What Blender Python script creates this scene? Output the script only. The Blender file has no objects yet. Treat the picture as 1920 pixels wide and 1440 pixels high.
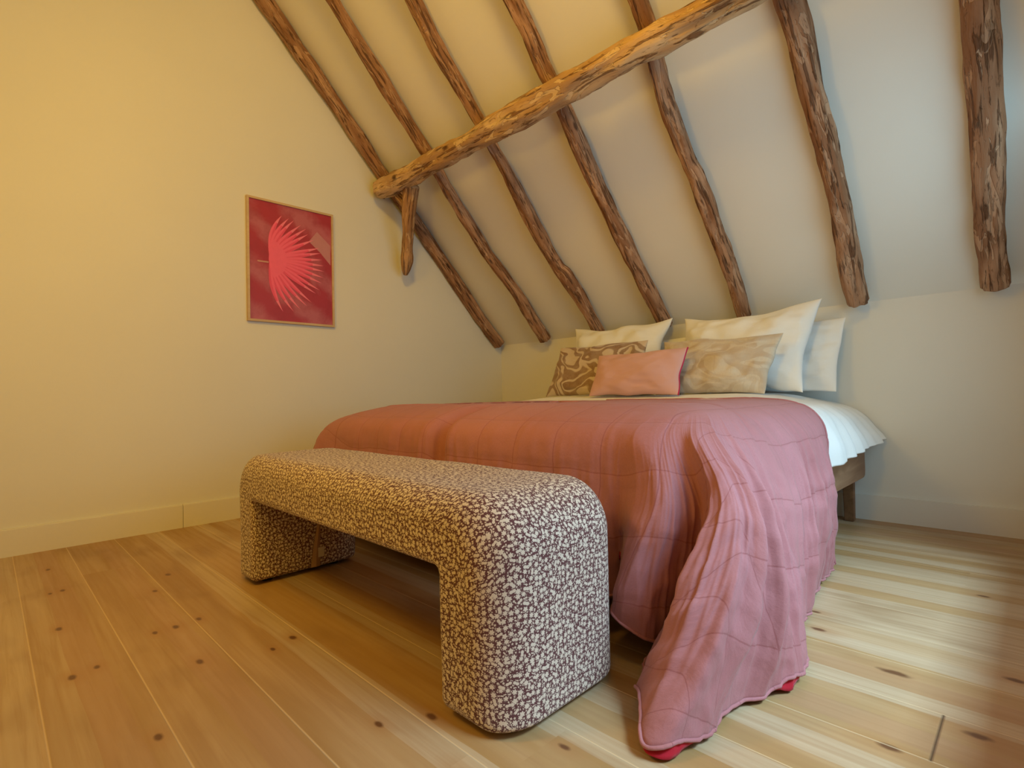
import bpy, bmesh, math, random
from mathutils import Vector, Matrix, noise as mnoise
from mathutils.geometry import tessellate_polygon

# ------------------------------------------------------------------ camera
CAM_POS = Vector((3.098, -2.981, 0.630))
CAM_R = Vector((0.70638, 0.70745, -0.02340))
CAM_U = Vector((0.03173, 0.00138, 0.99950))
scene = bpy.context.scene
cam_data = bpy.data.cameras.new('camera')
cam_data.sensor_width = 36.0
cam_data.lens = 989.15 / 1920.0 * 36.0
cam_data.clip_start = 0.02
cam = bpy.data.objects.new('camera', cam_data)
scene.collection.objects.link(cam)
_r = CAM_R.normalized(); _b = _r.cross(CAM_U).normalized(); _u = _b.cross(_r).normalized()
cam.matrix_world = Matrix(((_r.x, _u.x, _b.x, CAM_POS.x), (_r.y, _u.y, _b.y, CAM_POS.y),
                           (_r.z, _u.z, _b.z, CAM_POS.z), (0, 0, 0, 1)))
scene.camera = cam

# ------------------------------------------------------------------ light and exposure
scene.view_settings.view_transform = 'Standard'
scene.view_settings.look = 'None'
scene.view_settings.gamma = 1.0
scene.view_settings.use_curve_mapping = False
scene.view_settings.exposure = 0.0
world = bpy.data.worlds.new('sky'); scene.world = world
world.use_nodes = True
world.node_tree.nodes['Background'].inputs[0].default_value = (0.62, 0.84, 1.0, 1)
world.node_tree.nodes['Background'].inputs[1].default_value = 1.2

def area(name, loc, target, sx, sy, power, col, spread=180):
    l = bpy.data.lights.new(name, 'AREA'); l.shape = 'RECTANGLE'; l.size = sx; l.size_y = sy
    l.energy = power; l.color = col; l.spread = math.radians(spread)
    o = bpy.data.objects.new(name, l); scene.collection.objects.link(o)
    o.location = loc
    o.rotation_euler = (Vector(target) - Vector(loc)).to_track_quat('-Z', 'Y').to_euler()
    return o
DAY = (0.40, 0.80, 1.0)
WARM = (1.0, 0.585, 0.065)
# daylight outside the low window in the right wall
area('daylight_window', (3.62, -1.48, 1.00), (1.5, -1.05, 1.80), 1.9, 1.0, 9.4, DAY, 170)
area('daylight_sky', (4.34, -1.65, 2.30), (2.8, -1.60, 0.0), 1.3, 0.5, 14.5, (0.54, 0.82, 1.0), 60)
# warm wall spotlight, added unseen behind the camera to light the picture wall
SPOT_POS = Vector((2.98, -3.05, 2.95)); SPOT_AIM = Vector((0.2, -0.95, 1.25))
spl = bpy.data.lights.new('added_spot_light', 'SPOT'); spl.energy = 138; spl.color = WARM
spl.spot_size = math.radians(98); spl.spot_blend = 0.75; spl.shadow_soft_size = 0.22
spo = bpy.data.objects.new('added_spot_light', spl); scene.collection.objects.link(spo)
spo.location = SPOT_POS; spo.rotation_euler = (SPOT_AIM-SPOT_POS).to_track_quat('-Z', 'Y').to_euler()

# ------------------------------------------------------------------ helpers
COL = scene.collection
def obj(name, bm, mats=None, parent=None, smooth=True, kind=None):
    me = bpy.data.meshes.new(name)
    bm.normal_update(); bm.to_mesh(me); bm.free()
    o = bpy.data.objects.new(name, me); COL.objects.link(o)
    if mats is not None:
        for m in (mats if isinstance(mats, (list, tuple)) else [mats]): me.materials.append(m)
    if smooth:
        for p in me.polygons: p.use_smooth = True
    if parent is not None: o.parent = parent
    if kind: o['kind'] = kind
    return o
def tag(o, label, cat, group=None):
    o['label'] = label; o['category'] = cat
    if group: o['group'] = group
    return o
def thing(name, label, cat, loc=(0, 0, 0), group=None):
    o = bpy.data.objects.new(name, None); COL.objects.link(o); o.location = loc
    o.empty_display_size = 0.1
    return tag(o, label, cat, group)
def put(o, parent, loc):
    """child built in world coordinates, parented to an empty standing at loc"""
    o.parent = parent; o.location = -Vector(loc); return o
def add_box(bm, x0, x1, y0, y1, z0, z1):
    vs = [bm.verts.new(p) for p in ((x0,y0,z0),(x1,y0,z0),(x1,y1,z0),(x0,y1,z0),(x0,y0,z1),(x1,y0,z1),(x1,y1,z1),(x0,y1,z1))]
    for f in ((0,3,2,1),(4,5,6,7),(0,1,5,4),(1,2,6,5),(2,3,7,6),(3,0,4,7)): bm.faces.new([vs[i] for i in f])
    return vs
def box(x0, x1, y0, y1, z0, z1, bev=0, seg=2):
    bm = bmesh.new(); add_box(bm, x0, x1, y0, y1, z0, z1)
    if bev: bmesh.ops.bevel(bm, geom=bm.edges[:], offset=bev, segments=seg, profile=0.5, affect='EDGES')
    return bm
def cr(p0, p1, p2, p3, t):
    t2 = t*t; t3 = t2*t
    return tuple(0.5*((2*b)+(c-a)*t+(2*a-5*b+4*c-d)*t2+(3*b-a-3*c+d)*t3) for a, b, c, d in zip(p0, p1, p2, p3))
def spline(pts, n):
    """n samples per segment through pts (any dimension)"""
    out = []
    m = len(pts)
    for i in range(m-1):
        a = pts[i-1] if i > 0 else tuple(2*x-y for x, y in zip(pts[0], pts[1]))
        d = pts[i+2] if i+2 < m else tuple(2*x-y for x, y in zip(pts[-1], pts[-2]))
        for k in range(n): out.append(cr(a, pts[i], pts[i+1], d, k/n))
    out.append(tuple(pts[-1]))
    return out

# ------------------------------------------------------------------ materials
class NT:
    def __init__(s, name, rough=0.8, spec=0.3):
        s.m = bpy.data.materials.new(name); s.m.use_nodes = True
        s.t = s.m.node_tree; s.b = s.t.nodes['Principled BSDF']
        s.b.inputs['Roughness'].default_value = rough
        s.b.inputs['Specular IOR Level'].default_value = spec
    def n(s, typ, **kw):
        nd = s.t.nodes.new(typ)
        for k, v in kw.items(): setattr(nd, k, v)
        return nd
    def L(s, a, b): s.t.links.new(a, b)
    def val(s, sock, v):
        if hasattr(v, 'is_linked') or isinstance(v, bpy.types.NodeSocket): s.L(v, sock)
        else: sock.default_value = v
    def math(s, op, a, b=0.0, c=0.0, clamp=False):
        nd = s.n('ShaderNodeMath', operation=op, use_clamp=clamp)
        s.val(nd.inputs[0], a); s.val(nd.inputs[1], b); s.val(nd.inputs[2], c)
        return nd.outputs[0]
    def mix(s, f, a, b, blend='MIX'):
        nd = s.n('ShaderNodeMix', data_type='RGBA', blend_type=blend)
        s.val(nd.inputs[0], f)
        s.val(nd.inputs[6], a if isinstance(a, bpy.types.NodeSocket) else (*a, 1)[:4])
        s.val(nd.inputs[7], b if isinstance(b, bpy.types.NodeSocket) else (*b, 1)[:4])
        return nd.outputs[2]
    def ramp(s, f, stops):
        nd = s.n('ShaderNodeValToRGB'); s.L(f, nd.inputs[0])
        e = nd.color_ramp.elements
        while len(e) < len(stops): e.new(0.5)
        for k, (p, c) in enumerate(stops):
            e[k].position = p; e[k].color = (c, c, c, 1) if isinstance(c, (int, float)) else (*c, 1)
        return nd.outputs[0]
    def coord(s, which='Object', scale=(1, 1, 1), loc=(0, 0, 0), rot=(0, 0, 0)):
        tc = s.n('ShaderNodeTexCoord'); mp = s.n('ShaderNodeMapping')
        mp.inputs['Scale'].default_value = scale; mp.inputs['Location'].default_value = loc
        mp.inputs['Rotation'].default_value = rot
        s.L(tc.outputs[which], mp.inputs[0]); return mp.outputs[0]
    def noise(s, vec, scale, detail=4, rough=0.55, dist=0.0):
        nd = s.n('ShaderNodeTexNoise'); s.L(vec, nd.inputs['Vector'])
        nd.inputs['Scale'].default_value = scale; nd.inputs['Detail'].default_value = detail
        nd.inputs['Roughness'].default_value = rough; nd.inputs['Distortion'].default_value = dist
        return nd.outputs[0]
    def bump(s, h, strength=0.3, dist=0.01):
        nd = s.n('ShaderNodeBump'); nd.inputs['Strength'].default_value = strength
        nd.inputs['Distance'].default_value = dist; s.L(h, nd.inputs['Height'])
        s.L(nd.outputs[0], s.b.inputs['Normal']); return nd
    def base(s, c):
        if isinstance(c, bpy.types.NodeSocket): s.L(c, s.b.inputs['Base Color'])
        else: s.b.inputs['Base Color'].default_value = (*c, 1)
        return s.m

def plaster(name, c, rough=0.75):
    t = NT(name, rough, 0.25); v = t.coord()
    n1 = t.noise(v, 1.3, 3); n2 = t.noise(v, 60, 5, 0.6); n3 = t.noise(v, 7, 4)
    col = t.mix(t.ramp(n1, [(0.3, 0), (0.7, 1)]), tuple(x*0.96 for x in c), c)
    h = t.math('ADD', t.math('MULTIPLY', n2, 0.25), n3)
    t.bump(h, 0.18, 0.006)
    return t.base(col)
M_wall = plaster('white_wall_paint', (0.78, 0.765, 0.715))
M_ceil = plaster('ceiling_plaster', (0.83, 0.81, 0.75))
M_skirt = plaster('skirting_paint', (0.78, 0.755, 0.70), 0.5)

def timber(name, dark, mid, light, crack=1.0):
    """UV: u around the pole in metres, v along it in metres"""
    t = NT(name, 0.72, 0.25)
    v1 = t.coord('UV', (26, 2.0, 1)); v2 = t.coord('UV', (60, 5, 1)); v3 = t.coord('UV', (9, 2.6, 1)); v4 = t.coord('UV', (30, 7, 1))
    a = t.noise(v1, 1.0, 6, 0.6, 0.6); b = t.noise(v2, 1.0, 5, 0.6, 0.3); c = t.noise(v3, 1.0, 3, 0.5, 0.8); d = t.noise(v4, 1.0, 3, 0.5, 1.2)
    col = t.mix(t.ramp(a, [(0.32, 0), (0.66, 1)]), mid, light)
    col = t.mix(t.ramp(c, [(0.42, 0.75), (0.60, 0)]), col, tuple(0.55*m_+0.45*d_ for m_, d_ in zip(mid, dark)))
    crk = t.ramp(b, [(0.39, 1), (0.45, 0)])
    col = t.mix(t.math('MULTIPLY', crk, 0.75*crack), col, dark)
    flk = t.ramp(d, [(0.57, 0), (0.60, 1)])
    col = t.mix(t.math('MULTIPLY', flk, 0.70), col, light)
    e = t.noise(t.coord('UV', (75, 14, 1)), 1.0, 4, 0.6, 1.5)
    col = t.mix(t.ramp(e, [(0.60, 0), (0.66, 0.6)]), col, dark)
    vk = t.n('ShaderNodeTexVoronoi'); vk.inputs['Scale'].default_value = 1.0
    t.L(t.coord('UV', (8, 3.2, 1)), vk.inputs['Vector'])
    kn = t.ramp(vk.outputs['Distance'], [(0.05, 1), (0.10, 0)])
    col = t.mix(t.math('MULTIPLY', kn, 0.8), col, tuple(x*0.5 for x in dark))
    h = t.math('SUBTRACT', t.math('ADD', a, t.math('MULTIPLY', flk, 0.25)), t.math('MULTIPLY', crk, 0.5))
    t.bump(h, 1.0, 0.012)
    return t.base(col)
M_rafter = timber('rafter_timber', (0.085, 0.032, 0.012), (0.33, 0.150, 0.070), (0.56, 0.34, 0.21), 0.9)
M_purlin = timber('purlin_timber', (0.15, 0.055, 0.018), (0.58, 0.34, 0.16), (0.78, 0.56, 0.32), 1.0)
M_strut = timber('strut_timber', (0.13, 0.050, 0.018), (0.44, 0.22, 0.095), (0.60, 0.38, 0.20), 0.7)

def floor_mat():
    t = NT('pine_floorboards', 0.42, 0.45)
    tc = t.n('ShaderNodeTexCoord'); sp = t.n('ShaderNodeSeparateXYZ'); t.L(tc.outputs['Object'], sp.inputs[0])
    X, Y = sp.outputs[0], sp.outputs[1]
    W = 0.1735; Y0 = -1.686
    yy = t.math('DIVIDE', t.math('SUBTRACT', Y, Y0), W)
    idx = t.math('FLOOR', yy); fr = t.math('SUBTRACT', yy, idx)
    edge = t.math('MINIMUM', fr, t.math('SUBTRACT', 1.0, fr))        # 0 at the seam
    def wn(a, b):
        cb = t.n('ShaderNodeCombineXYZ'); t.val(cb.inputs[0], a); t.val(cb.inputs[1], b)
        w = t.n('ShaderNodeTexWhiteNoise', noise_dimensions='2D'); t.L(cb.outputs[0], w.inputs[0]); return w.outputs[0]
    r1 = wn(idx, 3.7)
    # end joints every 3.4 m, one of them at x = 2.948 on the board between y -1.686 and -1.860 (idx -1)
    off = t.math('MULTIPLY', r1, 3.4)
    isj = t.math('COMPARE', idx, -1.0, 0.1)
    off = t.math('ADD', t.math('MULTIPLY', off, t.math('SUBTRACT', 1.0, isj)), t.math('MULTIPLY', isj, 2.948))
    xx = t.math('DIVIDE', t.math('SUBTRACT', X, off), 3.4)
    jx = t.math('FLOOR', xx); jf = t.math('SUBTRACT', xx, jx)
    jd = t.math('MULTIPLY', t.math('MINIMUM', jf, t.math('SUBTRACT', 1.0, jf)), 3.4)
    joint = t.math('MULTIPLY', t.ramp(jd, [(0.0012, 1), (0.0028, 0)]), isj)
    r2 = wn(idx, jx)
    # grain, stretched along the board, shifted per board
    cb = t.n('ShaderNodeCombineXYZ')
    t.val(cb.inputs[0], t.math('ADD', X, t.math('MULTIPLY', r2, 40))); t.val(cb.inputs[1], t.math('MULTIPLY', Y, 9.0)); t.val(cb.inputs[2], t.math('MULTIPLY', r2, 9))
    g1 = t.noise(cb.outputs[0], 1.1, 3, 0.5, 0.9)
    cb2 = t.n('ShaderNodeCombineXYZ')
    t.val(cb2.inputs[0], t.math('MULTIPLY', X, 2.2)); t.val(cb2.inputs[1], t.math('MULTIPLY', Y, 60.0)); t.val(cb2.inputs[2], r2)
    g2 = t.noise(cb2.outputs[0], 1.0, 5, 0.6, 0.5)
    wv = t.n('ShaderNodeTexWave', wave_type='BANDS', bands_direction='Y'); t.L(cb.outputs[0], wv.inputs['Vector'])
    wv.inputs['Scale'].default_value = 2.2; wv.inputs['Distortion'].default_value = 7.0; wv.inputs['Detail'].default_value = 3.0; wv.inputs['Detail Scale'].default_value = 0.9
    base = t.mix(r2, (0.36, 0.205, 0.074), (0.44, 0.265, 0.108))
    base = t.mix(t.ramp(g1, [(0.35, 0), (0.68, 0.8)]), base, (0.54, 0.36, 0.19))
    # sapwood and heartwood stripes running along the boards: paler and pinker thirds
    sy = t.math('MULTIPLY', yy, 2.6); si = t.math('FLOOR', t.math('ADD', sy, t.math('MULTIPLY', g1, 0.5)))
    rs = wn(si, 11.3)
    sx = t.ramp(X, [(0.60, 0.12), (0.76, 1.0)]) if False else None
    base = t.mix(t.ramp(rs, [(0.60, 0.0), (0.62, 0.42)]), base, (0.64, 0.54, 0.40))
    base = t.mix(t.ramp(rs, [(0.22, 0.38), (0.24, 0.0)]), base, (0.44, 0.245, 0.145))
    base = t.mix(t.math('MULTIPLY', wv.outputs['Fac'], 0.14), base, (0.42, 0.235, 0.11))
    base = t.mix(t.ramp(g2, [(0.34, 0.35), (0.55, 0)]), base, (0.36, 0.20, 0.09))
    # soft dirty patches on the boards
    st = t.noise(t.coord('Object', (1.0, 2.2, 1)), 2.3, 3, 0.5, 0.3)
    base = t.mix(t.ramp(st, [(0.54, 0), (0.70, 0.50)]), base, (0.27, 0.145, 0.055))
    # knots at their places
    knots = [(1.491,-2.839,1.0),(1.473,-2.791,.8),(1.118,-2.834,1.0),(.719,-2.795,.9),(.726,-2.827,.7),(.807,-2.505,1.1),(.973,-2.577,.9),
             (1.344,-2.541,.9),(1.355,-2.602,1.0),(1.356,-2.651,.8),(1.632,-2.612,1.0),(1.673,-2.403,1.0),(1.70,-2.465,.7),(2.174,-2.443,.8),
             (2.478,-2.25,.8),(2.63,-1.325,.9),(2.668,-1.441,1.1),(2.853,-1.566,2.0),(2.999,-1.723,1.3),(3.041,-1.434,1.2),(2.959,-.881,1.0),
             (2.891,-1.864,1.2),(.374,-2.81,.9),(2.228,-2.358,1.0),(2.40,-2.42,1.1),(.55,-1.9,.9),(1.9,-2.75,.9),(2.2,-.6,.8)]
    nz = t.noise(t.coord('Object'), 45, 2, 0.5)
    acc = None; halo = None
    for kx, ky, s in knots:
        dx = t.math('DIVIDE', t.math('SUBTRACT', X, kx), 0.0150*s)
        dy = t.math('DIVIDE', t.math('SUBTRACT', Y, ky), 0.0075*min(s, 1.3))
        d = t.math('SQRT', t.math('ADD', t.math('MULTIPLY', dx, dx), t.math('MULTIPLY', dy, dy)))
        acc = d if acc is None else t.math('MINIMUM', acc, d)
    acc = t.math('ADD', acc, t.math('MULTIPLY', nz, 0.7))
    base = t.mix(t.ramp(t.math('DIVIDE', acc, 6.0), [(0.20, 0.50), (0.85, 0)]), base, (0.40, 0.20, 0.075))
    base = t.mix(t.ramp(t.math('DIVIDE', acc, 6.0), [(0.16, 0.92), (0.28, 0)]), base, (0.13, 0.050, 0.018))
    # seams: the groove's light catch painted in as a thin pale line, dark at an end joint
    seam = t.ramp(edge, [(0.004, 1), (0.014, 0)])
    rl = wn(idx, 8.1)
    base = t.mix(t.math('MULTIPLY', seam, 0.55), base, (0.80, 0.60, 0.36))
    base = t.mix(t.math('MULTIPLY', joint, 0.9), base, (0.07, 0.035, 0.015))
    t.base(base)
    rg = t.ramp(g2, [(0.3, 0.50), (0.7, 0.38)]); t.L(rg, t.b.inputs['Roughness'])
    h = t.math('SUBTRACT', t.math('MULTIPLY', g2, 0.12), t.math('MAXIMUM', seam, joint))
    t.bump(h, 0.35, 0.003)
    return t.m
M_floor = floor_mat()

def floral():
    t = NT('floral_upholstery', 0.85, 0.2)
    tc = t.n('ShaderNodeTexCoord')
    P = t.n('ShaderNodeSeparateXYZ'); t.L(tc.outputs['UV'], P.inputs[0])
    def layer(scale, rad, amp, petals, seed, keep):
        mp = t.n('ShaderNodeMapping'); mp.inputs['Scale'].default_value = (scale, scale, 1); mp.inputs['Location'].default_value = (seed, seed*1.7, 0)
        t.L(tc.outputs['UV'], mp.inputs[0])
        vo = t.n('ShaderNodeTexVoronoi', voronoi_dimensions='2D'); vo.inputs['Scale'].default_value = 1.0; vo.inputs['Randomness'].default_value = 0.70
        t.L(mp.outputs[0], vo.inputs['Vector'])
        sb = t.n('ShaderNodeVectorMath', operation='SUBTRACT'); t.L(mp.outputs[0], sb.inputs[0]); t.L(vo.outputs['Position'], sb.inputs[1])
        sp = t.n('ShaderNodeSeparateXYZ'); t.L(sb.outputs[0], sp.inputs[0])
        sc = t.n('ShaderNodeSeparateColor'); t.L(vo.outputs['Color'], sc.inputs[0])
        rr, gg, bb = sc.outputs[0], sc.outputs[1], sc.outputs[2]
        an = t.math('ADD', t.math('ARCTAN2', sp.outputs[1], sp.outputs[0]), t.math('MULTIPLY', rr, 6.28))
        pet = t.math('ADD', t.math('ROUND', t.math('MULTIPLY', bb, 2.0)), petals)   # petals per flower
        lf = t.math('GREATER_THAN', gg, 0.70)                                        # some cells hold a leaf pair instead
        pet = t.math('ADD', t.math('MULTIPLY', pet, t.math('SUBTRACT', 1.0, lf)), t.math('MULTIPLY', lf, 2.0))
        wv = t.math('COSINE', t.math('MULTIPLY', an, pet))
        am = t.math('ADD', amp, t.math('MULTIPLY', lf, 0.08))
        R = t.math('ADD', t.math('ADD', rad, t.math('MULTIPLY', t.math('SUBTRACT', 1.0, rr), 0.09)), t.math('MULTIPLY', wv, am))
        m = t.math('SUBTRACT', R, vo.outputs['Distance'])
        k = t.math('LESS_THAN', rr, keep)
        return t.math('MULTIPLY', t.math('MULTIPLY', m, 12.0, clamp=True), k), t.math('GREATER_THAN', m, -0.10)
    a, na = layer(76, 0.33, 0.075, 5, 3.1, 1.01)
    b, nb = layer(165, 0.30, 0.10, 4, 9.4, 1.01)
    f = t.math('MAXIMUM', a, t.math('MULTIPLY', b, t.math('SUBTRACT', 1.0, na)))
    col = t.mix(f, (0.125, 0.046, 0.050), (0.70, 0.60, 0.51))
    wvn = t.noise(t.coord('UV', (1, 1, 1)), 900, 2)
    t.bump(t.math('ADD', wvn, t.math('MULTIPLY', f, 0.3)), 0.12, 0.001)
    t.b.inputs['Sheen Weight'].default_value = 0.15
    return t.base(col)
M_floral = floral()

def fabric(name, c, weave=700, wr=0.25, rough=0.9, sheen=0.1, slub=0.10, uv='UV', fold=0.0, translucent=False):
    t = NT(name, rough, 0.15)
    v = t.coord(uv)
    a = t.noise(t.coord(uv, (1, 6, 1)), weave*0.25, 4, 0.6); b = t.noise(t.coord(uv, (6, 1, 1)), weave*0.25, 4, 0.6)
    w = t.math('ADD', a, b)
    big = t.noise(v, 6, 4, 0.55)
    col = t.mix(t.ramp(w, [(0.35, 0), (0.65, 1)]), tuple(x*(1-slub) for x in c), tuple(min(1, x*(1+slub)) for x in c))
    col = t.mix(t.ramp(big, [(0.35, 0.25), (0.6, 0)]), col, tuple(x*0.86 for x in c))
    h = t.math('ADD', t.math('MULTIPLY', w, wr), t.math('MULTIPLY', t.noise(v, 28, 3, 0.55, 0.6), fold))
    t.bump(h, 0.45, 0.004)
    t.b.inputs['Sheen Weight'].default_value = sheen
    return t.base(col)
M_white = fabric('white_cotton', (0.86, 0.86, 0.85), 500, 0.12, 0.85, 0.05, 0.02, fold=0.5)
M_pinkcush = fabric('pink_linen', (0.62, 0.37, 0.36), 500, 0.3, 0.85, 0.1, 0.06)
M_piping = fabric('magenta_piping', (0.42, 0.03, 0.10), 500, 0.1)
M_lining = fabric('crimson_lining', (0.42, 0.015, 0.03), 500, 0.1)
M_mattress = fabric('mattress_ticking', (0.75, 0.73, 0.70), 300, 0.2)

def throw_mat():
    t = NT('rose_linen_quilt', 0.80, 0.2)
    c = (0.40, 0.165, 0.180)
    tc = t.n('ShaderNodeTexCoord'); sp = t.n('ShaderNodeSeparateXYZ'); t.L(tc.outputs['UV'], sp.inputs[0])
    def line(s, period, off, w):
        x = t.math('DIVIDE', t.math('ADD', s, off), period)
        f = t.math('ABSOLUTE', t.math('SUBTRACT', t.math('FRACT', x), 0.5))
        return t.math('MULTIPLY', t.math('SUBTRACT', 0.5, f), period), w
    wob = t.noise(t.coord('UV'), 9, 2)
    U = t.math('ADD', sp.outputs[0], t.math('MULTIPLY', wob, 0.012)); V = t.math('ADD', sp.outputs[1], t.math('MULTIPLY', wob, 0.012))
    d1, _ = line(U, 0.155, 0.035, 0); d2, _ = line(V, 0.155, 0.08, 0)
    d = t.math('MINIMUM', d1, d2)
    st = t.ramp(t.math('MULTIPLY', d, 50), [(0.03, 1), (0.11, 0)])
    groove = t.ramp(t.math('MULTIPLY', d, 20), [(0.0, 0), (0.5, 1)])
    a = t.noise(t.coord('UV', (1, 7, 1)), 150, 4, 0.6); b = t.noise(t.coord('UV', (7, 1, 1)), 150, 4, 0.6)
    w = t.math('ADD', a, b)
    col = t.mix(t.ramp(w, [(0.75, 0), (1.2, 1)]), tuple(x*0.9 for x in c), tuple(x*1.12 for x in c))
    patch = t.noise(t.coord('UV'), 3.5, 4, 0.6)
    col = t.mix(t.ramp(patch, [(0.4, 0.3), (0.62, 0)]), col, (0.36, 0.125, 0.125))
    col = t.mix(t.math('MULTIPLY', st, 0.55), col, (0.26, 0.07, 0.07))
    crk = t.noise(t.coord('UV', (1, 1, 1)), 16, 4, 0.55, 0.25)
    rid = t.math('SUBTRACT', 1.0, t.math('ABSOLUTE', t.math('MULTIPLY', t.math('SUBTRACT', crk, 0.5), 4.0)))
    h = t.math('ADD', t.math('ADD', t.math('MULTIPLY', w, 0.10), t.math('MULTIPLY', rid, 0.22)), t.math('MULTIPLY', groove, 0.22))
    t.bump(h, 0.6, 0.006)
    t.b.inputs['Sheen Weight'].default_value = 0.12
    t.b.inputs['Sheen Roughness'].default_value = 0.5
    return t.base(col)
M_throw = throw_mat()

def velvet(name, brown, cream, amount, seed, faint):
    t = NT(name, 0.75, 0.2)
    v = t.coord('UV', (1, 1, 1), (seed, seed*0.7, 0))
    dn = t.n('ShaderNodeTexNoise'); dn.inputs['Scale'].default_value = 7; dn.inputs['Detail'].default_value = 1.0; t.L(v, dn.inputs['Vector'])
    ad = t.n('ShaderNodeVectorMath', operation='MULTIPLY_ADD'); t.L(dn.outputs['Color'], ad.inputs[0]); ad.inputs[1].default_value = (0.13, 0.09, 0); t.L(v, ad.inputs[2])
    mp = t.n('ShaderNodeMapping'); mp.inputs['Scale'].default_value = (1, 1.5, 1); t.L(ad.outputs[0], mp.inputs[0])
    nn = t.noise(mp.outputs[0], 7.0, 0.6, 0.3, 0.35)
    vo = t.n('ShaderNodeTexVoronoi', voronoi_dimensions='2D', feature='DISTANCE_TO_EDGE'); vo.inputs['Scale'].default_value = 9.0; t.L(mp.outputs[0], vo.inputs['Vector'])
    f = t.ramp(nn, [(0.36, 0), (0.375, 1), (0.485, 1), (0.50, 0), (0.545, 0), (0.56, 1), (0.64, 1), (0.655, 0)])
    f = t.math('MULTIPLY', f, amount)
    ring = t.math('MULTIPLY', t.ramp(vo.outputs[0], [(0.0, 1), (0.03, 0)]), faint)
    soft = t.noise(v, 14, 3)
    f2 = t.math('MULTIPLY', f, t.ramp(soft, [(0.38, 0.35 if faint else 0.8), (0.60, 1.0)]))
    col = t.mix(t.math('MAXIMUM', f2, ring), cream, brown)
    nap = t.noise(t.coord('UV', (3, 1, 1)), 60, 4)
    col = t.mix(t.ramp(nap, [(0.35, 0.22), (0.6, 0)]), col, tuple(x*0.75 for x in cream))
    t.bump(t.math('ADD', t.math('MULTIPLY', f, 0.7), t.math('MULTIPLY', nap, 0.3)), 0.5, 0.004)
    t.b.inputs['Sheen Weight'].default_value = 0.25
    return t.base(col)
M_velvet_dark = velvet('brown_velvet_pattern', (0.27, 0.155, 0.08), (0.62, 0.50, 0.38), 1.0, 2.3, 0.0)
M_velvet_pale = velvet('beige_velvet_pattern', (0.42, 0.29, 0.19), (0.64, 0.56, 0.45), 0.45, 6.1, 0.25)

def oak(name, c1, c2, rough=0.5):
    t = NT(name, rough, 0.35)
    a = t.noise(t.coord('Object', (30, 2.5, 30)), 1.0, 5, 0.6, 0.8); b = t.noise(t.coord('Object', (4, 1, 4)), 1.2, 3)
    col = t.mix(t.ramp(a, [(0.3, 0), (0.7, 1)]), c1, c2)
    col = t.mix(t.ramp(b, [(0.4, 0.3), (0.6, 0)]), col, tuple(x*0.7 for x in c1))
    t.bump(a, 0.15, 0.002); return t.base(col)
M_bedwood = oak('bed_oak', (0.29, 0.155, 0.085), (0.42, 0.25, 0.145))
M_bedleg = oak('bed_leg_oak', (0.16, 0.075, 0.03), (0.26, 0.13, 0.06))
M_frame = oak('picture_frame_wood', (0.60, 0.42, 0.24), (0.70, 0.52, 0.32))
def plain(name, c, rough=0.6, spec=0.3, metal=0.0):
    t = NT(name, rough, spec); n = t.noise(t.coord(), 40, 3)
    t.b.inputs['Metallic'].default_value = metal
    return t.base(t.mix(n, tuple(x*0.93 for x in c), tuple(min(1, x*1.05) for x in c)))
M_tag = plain('care_label_cloth', (0.72, 0.68, 0.60))
M_glide = plain('black_plastic', (0.03, 0.03, 0.03))
M_metal = plain('brass_metal', (0.55, 0.40, 0.18), 0.35, 0.5, 1.0)

# ------------------------------------------------------------------ the room
XR = 3.20; YB = -5.3; ZK = 1.0365; S = 1.05
YRIDGE = (0 + YB)/2; ZR = ZK + S*(-YRIDGE)
T = 0.15
def quadprism(pts, nrm):
    bm = bmesh.new(); a = [bm.verts.new(p) for p in pts]; b = [bm.verts.new(Vector(p)+Vector(nrm)) for p in pts]
    bm.faces.new(a); bm.faces.new(b[::-1]); n = len(pts)
    for i in range(n): bm.faces.new((a[i], b[i], b[(i+1) % n], a[(i+1) % n]))
    bmesh.ops.recalc_face_normals(bm, faces=bm.faces[:]); return bm
obj('floor', box(-T, XR+0.45, YB-T, T, -0.12, 0), M_floor, smooth=False, kind='structure')
gable = [(0, 0, 0), (0, YB, 0), (0, YB, ZK), (0, YRIDGE, ZR), (0, 0, ZK)]
obj('wall_left', quadprism(gable, (-T, 0, 0)), M_wall, smooth=False, kind='structure')
obj('wall_back', box(0, XR, 0, T, 0, ZK+0.05), M_wall, smooth=False, kind='structure')
obj('wall_front', box(0, XR, YB-T, YB, 0, ZK+0.05), M_wall, smooth=False, kind='structure')
# right wall with the low window opening
WY0, WY1, WZ0, WZ1 = -2.45, -0.58, 0.40, 1.50
WT = 0.24
def right_wall():
    bm = bmesh.new()
    def pr(pts):
        a = [bm.verts.new((XR, y, z)) for y, z in pts]; b = [bm.verts.new((XR+WT, y, z)) for y, z in pts]
        bm.faces.new(a); bm.faces.new(b[::-1]); n = len(pts)
        for i in range(n): bm.faces.new((a[i], b[i], b[(i+1) % n], a[(i+1) % n]))
    zc = lambda y: ZK + S*min(-y, y-YB)
    pr([(0, 0), (WY1, 0), (WY1, zc(WY1)), (0, ZK)])
    pr([(WY1, 0), (WY0, 0), (WY0, WZ0), (WY1, WZ0)])
    pr([(WY1, WZ1), (WY0, WZ1), (WY0, zc(WY0)), (WY1, zc(WY1))])
    pr([(WY0, 0), (YB, 0), (YB, ZK), (YRIDGE, ZR), (WY0, zc(WY0))])
    bmesh.ops.recalc_face_normals(bm, faces=bm.faces[:]); return bm
obj('wall_right', right_wall(), M_wall, smooth=False, kind='structure')
nrm = Vector((0, S, 1)).normalized()*T; nrm2 = Vector((0, -S, 1)).normalized()*T
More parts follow.
